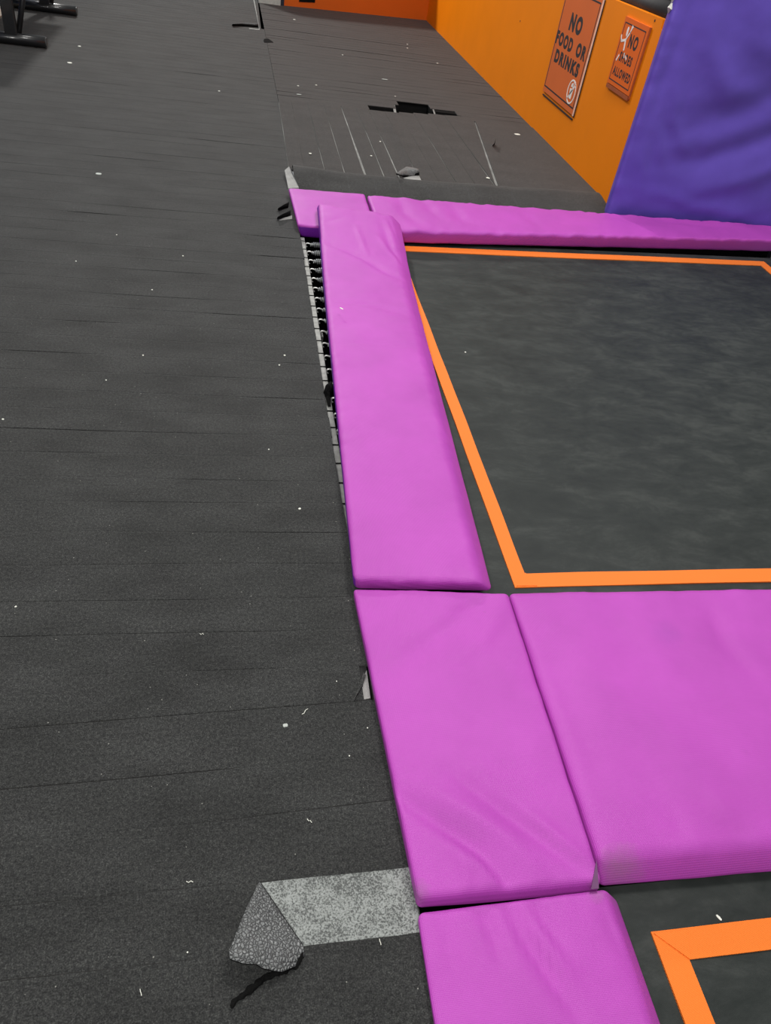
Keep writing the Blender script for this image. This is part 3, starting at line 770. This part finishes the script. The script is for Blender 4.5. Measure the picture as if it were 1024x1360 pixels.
def bar_w(bm, p, q, w, d0=.012, d1=.0132):
    p = Vector(p); q = Vector(q); n = (q-p).normalized(); n = Vector((-n.y, n.x))*w/2
    poly_w(bm, [p+n, q+n, q-n, p-n], d0, d1)
bm = bmesh.new()
yc, zc = 6.002, .425
disc_ring(bm, yc, zc, .083, .080, .011)
bar_w(bm, (yc+.055, zc-.055), (yc-.055, zc+.055), .011)
# burger on a cone shaped cup
poly_w(bm, [(yc+.035, zc+.018), (yc+.022, zc-.045), (yc-.018, zc-.045), (yc-.028, zc+.018)])
poly_w(bm, [(yc+.030, zc+.030), (yc+.022, zc+.052), (yc-.008, zc+.058), (yc-.024, zc+.046), (yc-.026, zc+.030)])
bar_w(bm, (yc-.006, zc+.02), (yc-.014, zc+.066), .007)
bmesh.ops.recalc_face_normals(bm, faces=bm.faces)
o = keep(finish('prohibition_symbol', bm, M_WHITE), s1); o['label'] = 'white struck-through food and drink symbol'

s2 = thing('wall_sign', 'smaller orange sign reading NO SHOES ALLOWED with a white stick figure', 'sign', (WX, 5.24, .6))
bm = bmesh.new(); plate(bm, 5.058, 5.437, .617, .992, 0, .012); keep(finish('board', bm, M_SIGN2), s2)
bm = bmesh.new(); border_bm(bm, 5.085, 5.418, .640, .965, .006); keep(finish('border_line', bm, M_INK), s2)
bm = bmesh.new(); plate(bm, 5.050, 5.057, .600, .992, 0, .010); plate(bm, 5.06, 5.43, .590, .613, 0, .014)
o = keep(finish('lower_ledge', bm, M_SIGNEDGE), s2); o['label'] = 'dark chipped lower and side edge'
for txt, yl, yr, zb, zt in (('NO', 5.283, 5.147, .845, .921), ('SHOES', 5.356, 5.155, .757, .812), ('ALLOWED', 5.393, 5.109, .672, .724)):
    o = link('lettering', sign_text(txt, yl, yr, zb, zt, s2, .045)); keep(o, s2)
bm = bmesh.new()
d0, d1 = .0128, .0136
poly_w(bm, [(5.352, .945), (5.340, .949), (5.331, .938), (5.333, .905), (5.342, .893), (5.354, .903), (5.358, .925)], d0, d1)
bar_w(bm, (5.333, .885), (5.300, .925), .013, d0, d1); bar_w(bm, (5.302, .920), (5.290, .962), .012, d0, d1)
bar_w(bm, (5.290, .940), (5.278, .958), .008, d0, d1)
bar_w(bm, (5.345, .875), (5.395, .862), .014, d0, d1); bar_w(bm, (5.395, .858), (5.420, .892), .011, d0, d1)
bar_w(bm, (5.340, .885), (5.322, .82), .016, d0, d1)
bar_w(bm, (5.300, .812), (5.285, .785), .009, d0, d1); bar_w(bm, (5.270, .800), (5.245, .782), .009, d0, d1)
bar_w(bm, (5.368, .788), (5.392, .752), .012, d0, d1)
bmesh.ops.recalc_face_normals(bm, faces=bm.faces)
o = keep(finish('stick_figure', bm, M_WHITE), s2); o['label'] = 'worn white stick figure'

# ------------------------------------------------------------------ black table at top left
tb = thing('table', 'black steel pedestal table standing on round feet at top left', 'table', (-1.77, 8.2, 0))
for yy, xr in ((7.42, -1.50), (8.86, -1.48)):
    bm = bmesh.new(); tube_bm(bm, [(xr-.62, yy, .046), (xr-.30, yy, .046), (xr, yy, .046)], .042, 18)
    f = keep(finish('foot', bm, M_BLKMET, None, False), tb)
    for p in f.data.polygons: p.use_smooth = len(p.vertices) == 4
    bm = bmesh.new(); tube_bm(bm, [(xr-.005, yy, .046), (xr+.006, yy, .046)], .036, 18)
    e = finish('end_cap', bm, plain('grey_end_cap', (.05, .05, .05), .4)); e.parent = f
    bm = bmesh.new(); box_bm(bm, -1.80, -1.71, yy-.03, yy+.03, .07, .74, .008)
    keep(finish('post', bm, M_BLKMET), tb)
    bm = bmesh.new(); tube_bm(bm, [(-1.71, yy+.05, .08), (-1.645, yy+.20, .40), (-1.59, yy+.34, .74)], .022, 10)
    keep(finish('brace', bm, M_BLKMET, None, True), tb)
keep(box('table_top', (-2.08, -1.47, 7.25, 9.10, .74, .78), M_BLKMET, None, .01), tb)

# ------------------------------------------------------------------ torn carpet bits
def flap(name, hinge, outer, z_outer, label, cat, mats, nt_=10, ns=24, zmid=0.0, thick=.005, zh=.003, ragged=.0015, crumple=.003):
    """folded-over piece of carpet between a hinge line on the floor and a raised free edge"""
    def along(pl, s):
        L = [0]
        for a, b in zip(pl, pl[1:]): L.append(L[-1]+(Vector(b)-Vector(a)).length)
        d = s*L[-1]
        for i in range(len(pl)-1):
            if d <= L[i+1] or i == len(pl)-2:
                return Vector(pl[i]).lerp(Vector(pl[i+1]), (d-L[i])/max(1e-9, L[i+1]-L[i]))
    vs = []; fs = []
    for i in range(ns+1):
        s = i/ns; h = along(hinge, s); o = along(outer, s); zo = z_outer(s) if callable(z_outer) else z_outer
        for j in range(nt_+1):
            t = j/nt_; q = h.lerp(o, t); z = zh + (zo-zh)*math.sin(t*math.pi/2) + zmid*math.sin(t*math.pi)*math.sin(s*math.pi)
            p = P(q.x, q.y, z)
            p.z += crumple*noise.noise(Vector((p.x*60, p.y*60, 3)))*math.sin(min(1, t*3)*math.pi/2)
            p.x += ragged*noise.noise(p*150)*t; p.y += ragged*noise.noise(p*170+Vector((5, 0, 0)))*t
            vs.append(p)
    n1 = nt_+1
    for i in range(ns):
        for j in range(nt_): a = i*n1+j; fs.append((a, a+1, a+n1+1, a+n1))
    n0 = len(vs); top = len(fs)
    vs += [v - Vector((0, 0, thick)) for v in vs]
    fs += [tuple(k+n0 for k in f[::-1]) for f in list(fs)]
    rim = [i*n1 for i in range(ns+1)] + [ns*n1+j for j in range(1, n1)] + [i*n1+nt_ for i in range(ns-1, -1, -1)] + [j for j in range(nt_-1, 0, -1)]
    for a, b in zip(rim, rim[1:]+rim[:1]): fs.append((a, b, b+n0, a+n0))
    fm = [0]*top + [1]*(len(fs)-top)
    o = mesh(name, vs, fs, mats, None, True, fm)
    bm = bmesh.new(); bm.from_mesh(o.data); bmesh.ops.recalc_face_normals(bm, faces=bm.faces); bm.to_mesh(o.data); bm.free()
    return tag(o, label, cat)

ul = prism('exposed_underlay', [P(343, 1173, -.002), P(440, 1161, -.002), P(545, 1149.5, -.002), P(553, 1195, -.002), P(560, 1237.5, -.002), P(500, 1247, -.002), P(458, 1253, -.002), P(404, 1259, -.002), P(392, 1262, -.002), P(350, 1215, -.002)][::-1], .004, M_UNDER)
tag(ul, 'pale grey speckled underlay exposed where a carpet strip is torn away', 'underlay')
fp = flap('carpet_flap', [(345, 1171), (372, 1212), (403, 1257)], [(343, 1172), (322, 1218), (303, 1266), (305, 1274), (322, 1279), (341, 1281), (350, 1287), (372, 1291), (393, 1283), (404, 1270)],
          lambda s: .004 + .040*math.sin(math.pi*min(1, s*1.05))**.8, 'torn carpet strip end folded back to show its cracked grey underside', 'carpet flap', [M_BACK, M_BLACK], zmid=.010, crumple=.006)
# black frayed fringe trailing from the flap
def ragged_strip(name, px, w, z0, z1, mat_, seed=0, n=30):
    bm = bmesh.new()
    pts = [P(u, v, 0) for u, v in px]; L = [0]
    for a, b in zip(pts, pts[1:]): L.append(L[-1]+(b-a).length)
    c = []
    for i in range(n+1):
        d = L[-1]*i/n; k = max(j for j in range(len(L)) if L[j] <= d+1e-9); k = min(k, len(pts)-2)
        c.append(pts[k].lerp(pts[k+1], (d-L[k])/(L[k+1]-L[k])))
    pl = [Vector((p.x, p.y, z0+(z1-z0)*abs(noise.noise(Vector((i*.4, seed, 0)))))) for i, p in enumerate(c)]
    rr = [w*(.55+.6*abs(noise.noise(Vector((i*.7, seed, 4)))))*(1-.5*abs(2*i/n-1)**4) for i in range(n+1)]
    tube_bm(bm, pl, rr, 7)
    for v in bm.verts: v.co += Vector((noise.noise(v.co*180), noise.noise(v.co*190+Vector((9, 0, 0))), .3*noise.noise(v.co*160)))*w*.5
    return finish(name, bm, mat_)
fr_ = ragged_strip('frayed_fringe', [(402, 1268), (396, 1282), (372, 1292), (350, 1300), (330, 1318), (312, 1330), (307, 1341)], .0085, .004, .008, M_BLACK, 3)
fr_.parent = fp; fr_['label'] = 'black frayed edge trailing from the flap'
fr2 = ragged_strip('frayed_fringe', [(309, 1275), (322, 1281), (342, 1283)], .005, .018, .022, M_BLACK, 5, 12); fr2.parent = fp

cf = flap('carpet_flap', [(483, 893), (472, 925)], [(486, 896), (483, 908), (470, 931)], .008, 'small curled carpet corner beside the magenta corner pad', 'carpet flap', [M_CARPET, M_BLACK], nt_=5, ns=8, thick=.004)
tag(prism('exposed_underlay', [P(487, 890, -.003), P(492, 927, -.003), P(468, 932, -.003), P(474, 915, -.003)], .003, M_FOAM),
    'small grey triangle of underlay showing between carpet corner and corner pad', 'underlay')

rl = flap('carpet_curl', [(537, 234), (557, 232)], [(526, 230), (540, 221), (556, 224)], .045, 'small rolled-up carpet end on the lengthwise strips', 'carpet flap', [M_BACK, M_BLACK], nt_=6, ns=8, thick=.008, zh=.012)
tag(prism('exposed_underlay', [P(536, 236, .008), P(556, 232, .008), P(561, 242, .008), P(541, 241, .008)], .004, M_FOAM), 'small grey rectangle of underlay beside the rolled-up carpet end', 'underlay')

for i, (hinge, out, z, lab) in enumerate([
        ([(308, 33), (343, 36)], [(309, 32), (325, 30), (343, 31)], .030, 'black lifted carpet edge at the top of the walkway seam'),
        ([(369, 277), (383, 275)], [(370, 276), (378, 271), (384, 268)], .03, 'upper of two dark lifted carpet corners left of the far pad'),
        ([(368, 289), (386, 286)], [(369, 288), (378, 283), (386, 279)], .03, 'lower of two dark lifted carpet corners left of the far pad'),
        ([(654, 193), (657, 192)], [(657, 190), (659, 183)], .05, 'thin curled carpet sliver near the orange wall')]):
    flap('carpet_flap', hinge, out, z, lab, 'carpet flap', [M_BLKRUB if i == 0 else M_BLACK, M_BLACK], nt_=4, ns=8, thick=.006)
tag(prism('exposed_underlay', [P(369, 291, .002), P(388, 286, .002), P(388, 290.5, .002), P(371, 292.5, .002)], .002, M_FOAM), 'thin grey underlay sliver below the dark lifted corners', 'underlay')
tag(prism('exposed_underlay', [P(331, 37, .003), P(343.5, 38.5, .003), P(344, 36, .003), P(336.5, 0, .003), P(338, 0, .003), P(345, 40, .003), P(331, 38.6, .003)][::-1], .002, M_PALEGAP), 'pale underlay line along the top end of the walkway seam', 'underlay')
tag(prism('carpet_hole', [P(350, 54, .004), P(351, 51.5, .004), P(356, 51, .004), P(359, 53, .004), P(363, 56, .004), P(351, 56, .004)][::-1], .003, M_BLACK), 'small black torn spot in the far carpet by the seam', 'carpet tear')

# black torn band hanging beside the long pad
bm = bmesh.new()
tube_bm(bm, [P(440, 508, .03), P(437, 514, .02), P(434, 521, .005), P(436, 528, -.01), P(438, 540, -.015)], [.006, .016, .013, .010, .004], 7)
for v in bm.verts: v.co += Vector((noise.noise(v.co*70), noise.noise(v.co*80), noise.noise(v.co*60)))*.006
tag(finish('torn_strap', bm, M_BLACK, None), 'black torn strap end poking out beside the long pad and its springs', 'strap')

# ------------------------------------------------------------------ scraps and crumbs
def scrap(u, v, z, w, h, ang, mat_, label, thick=.002, name='paper_scrap', cat='scrap', group=None):
    c = P(u, v, z); n = 7; pts = []
    for k in range(n):
        a = 2*math.pi*k/n
        rx = w/2*(1+.25*noise.noise(Vector((u, k, 1)))); ry = h/2*(1+.25*noise.noise(Vector((v, k, 2))))
        e = 2.0
        x, y = rx*math.copysign(abs(math.cos(a))**(2/3), math.cos(a)), ry*math.copysign(abs(math.sin(a))**(2/3), math.sin(a))
        pts.append(Vector((c.x + x*math.cos(ang)-y*math.sin(ang), c.y + x*math.sin(ang)+y*math.cos(ang), z+thick)))
    return tag(prism(name, pts, thick, mat_), label, cat, group)
scrap(379, 964, .000, .012, .009, .1, M_GREYCHIP, 'small grey chip lying on the walkway carpet near the curled corner', .003, 'grey_chip', 'chip')
scrap(398, 676, .0, .008, .007, .6, M_PAPER, 'tiny white scrap on the walkway beside the long pad')
scrap(453.5, 410, .091, .022, .007, -.9, M_PAPER, 'white paper scrap lying on top of the long magenta pad')
scrap(954.5, 1219, ZM, .0055, .014, .5, M_PAPER, 'white scrap on the near trampoline mat above its orange border')
scrap(618, 468, ZM-.006, .008, .007, .2, M_PAPER, 'pale speck on the large trampoline mat near the orange band')
scrap(131, 231, .0, .032, .028, 0, M_GREYCHIP, 'pale grey scrap in the middle of the far walkway')
scrap(92.5, 83.5, .0, .034, .036, .4, M_PAPER, 'white scrap near the table feet, closer to the camera')
scrap(105.5, 61.5, .0, .024, .030, .2, M_PAPER, 'white scrap near the table feet, the farther one')
scrap(687, 178.5, .006, .05, .04, .2, M_PAPER, 'white torn scrap on the deck close to the orange wall')
scrap(648, 236.5, .006, .022, .03, .8, M_PAPER, 'cream crumb at the near end of the skewed deck seam')
scrap(412, 204, .008, .018, .02, .0, M_PAPER, 'white crumb on the lengthwise strips behind the far left pad')
scrap(511, 105.5, .003, .06, .02, -.1, M_GREYCHIP, 'pale flat scrap on the deck beyond the torn opening')
scrap(397, 125.5, .003, .04, .02, 0, M_GREYCHIP, 'pale scrap above the torn carpet edge near the walkway seam')
sp_l = 'pale crumb scattered on the charcoal carpet'
for (u, v, s) in [(202, 385, .007), (4, 557, .007), (101, 347, .006), (249, 1265, .003), (396, 114, .018), (420, 113, .018), (455, 73, .018), (541, 64, .02), (581, 84, .02), (525, 128, .014),
                  (493, 207, .014), (505, 188, .014), (391, 26, .03), (541, 59, .02), (291, 121, .016), (141, 505, .005), (357, 597, .005), (447, 905, .003), (464, 1004, .003), (488, 967, .003),
                  (190, 472, .006), (371, 485, .007), (378, 472, .008), (243, 340, .007), (21, 806, .005), (155, 312, .006)]:
    zz = .009 if (v > 120 and v < 245 and u > 385) else .002
    scrap(u, v, 0 if zz == .002 else .007, s*.9, s, random.uniform(0, 3), M_PAPER, sp_l, .0015, 'crumb', 'crumb', 'pale crumbs scattered on the charcoal carpet')
# light bits of string
for (u, v, a, b_) in [(405, 945, 8, -7), (268, 842, 5, 1), (252, 1171, 9, 1), (411, 1090, 6, 5), (187, 1318, 2, 9), (505, 1251, 2, 8)]:
    if a == 0: continue
    bm = bmesh.new()
    pp_ = [P(u-a/2, v-b_/2, .0022), P(u-a/6, v-b_/6+1.2, .003), P(u+a/6, v+b_/6-1.2, .0022), P(u+a/2, v+b_/2, .0022)]
    tube_bm(bm, pp_, .0008, 5)
    tag(finish('lint_thread', bm, M_PAPER), {405: 'pale lint thread on the walkway next to the grey chip', 268: 'pale lint thread on the middle of the near walkway', 252: 'pale lint thread left of the grey exposed underlay', 411: 'pale lint thread between the grey chip and the exposed underlay', 187: 'pale lint thread left of the frayed black fringe', 505: 'pale lint thread just below the exposed underlay'}[u], 'thread')

# ------------------------------------------------------------------ light
w = bpy.data.worlds.new('world'); sc.world = w; w.use_nodes = True
w.node_tree.nodes['Background'].inputs['Color'].default_value = (.93, .97, 1.0, 1)
w.node_tree.nodes['Background'].inputs['Strength'].default_value = .27
def area(name, loc, size, power, col=(1, .97, .93), target=None, sy=None):
    d = bpy.data.lights.new(name, 'AREA'); d.energy = power; d.color = col; d.size = size
    if sy: d.shape = 'RECTANGLE'; d.size_y = sy
    o = bpy.data.objects.new(name, d); C.objects.link(o); o.location = loc
    t = Vector(target) if target else Vector((loc[0], loc[1], 0))
    o.rotation_euler = (t-Vector(loc)).to_track_quat('-Z', 'Y').to_euler()
    return o
area('unseen_overhead_light', (1.8, 3.4, 5.0), 1.4, 190, target=(1.2, 2.4, 0))
area('unseen_overhead_light', (-1.4, -1.2, 4.4), 1.6, 190, target=(1.6, 3.6, .3))  # unseen fill added behind the camera to brighten the purple and orange walls
area('unseen_overhead_light', (-1.2, 13.0, 4.8), .5, 430, target=(-.5, 7, 0))
area('unseen_overhead_light', (.6, 7.5, 5.0), 1.6, 70, target=(1.0, 6.5, 0))

sc.view_settings.view_transform = 'Standard'; sc.view_settings.look = 'None'
sc.view_settings.gamma = 1; sc.view_settings.use_curve_mapping = False
sc.view_settings.exposure = 0.0
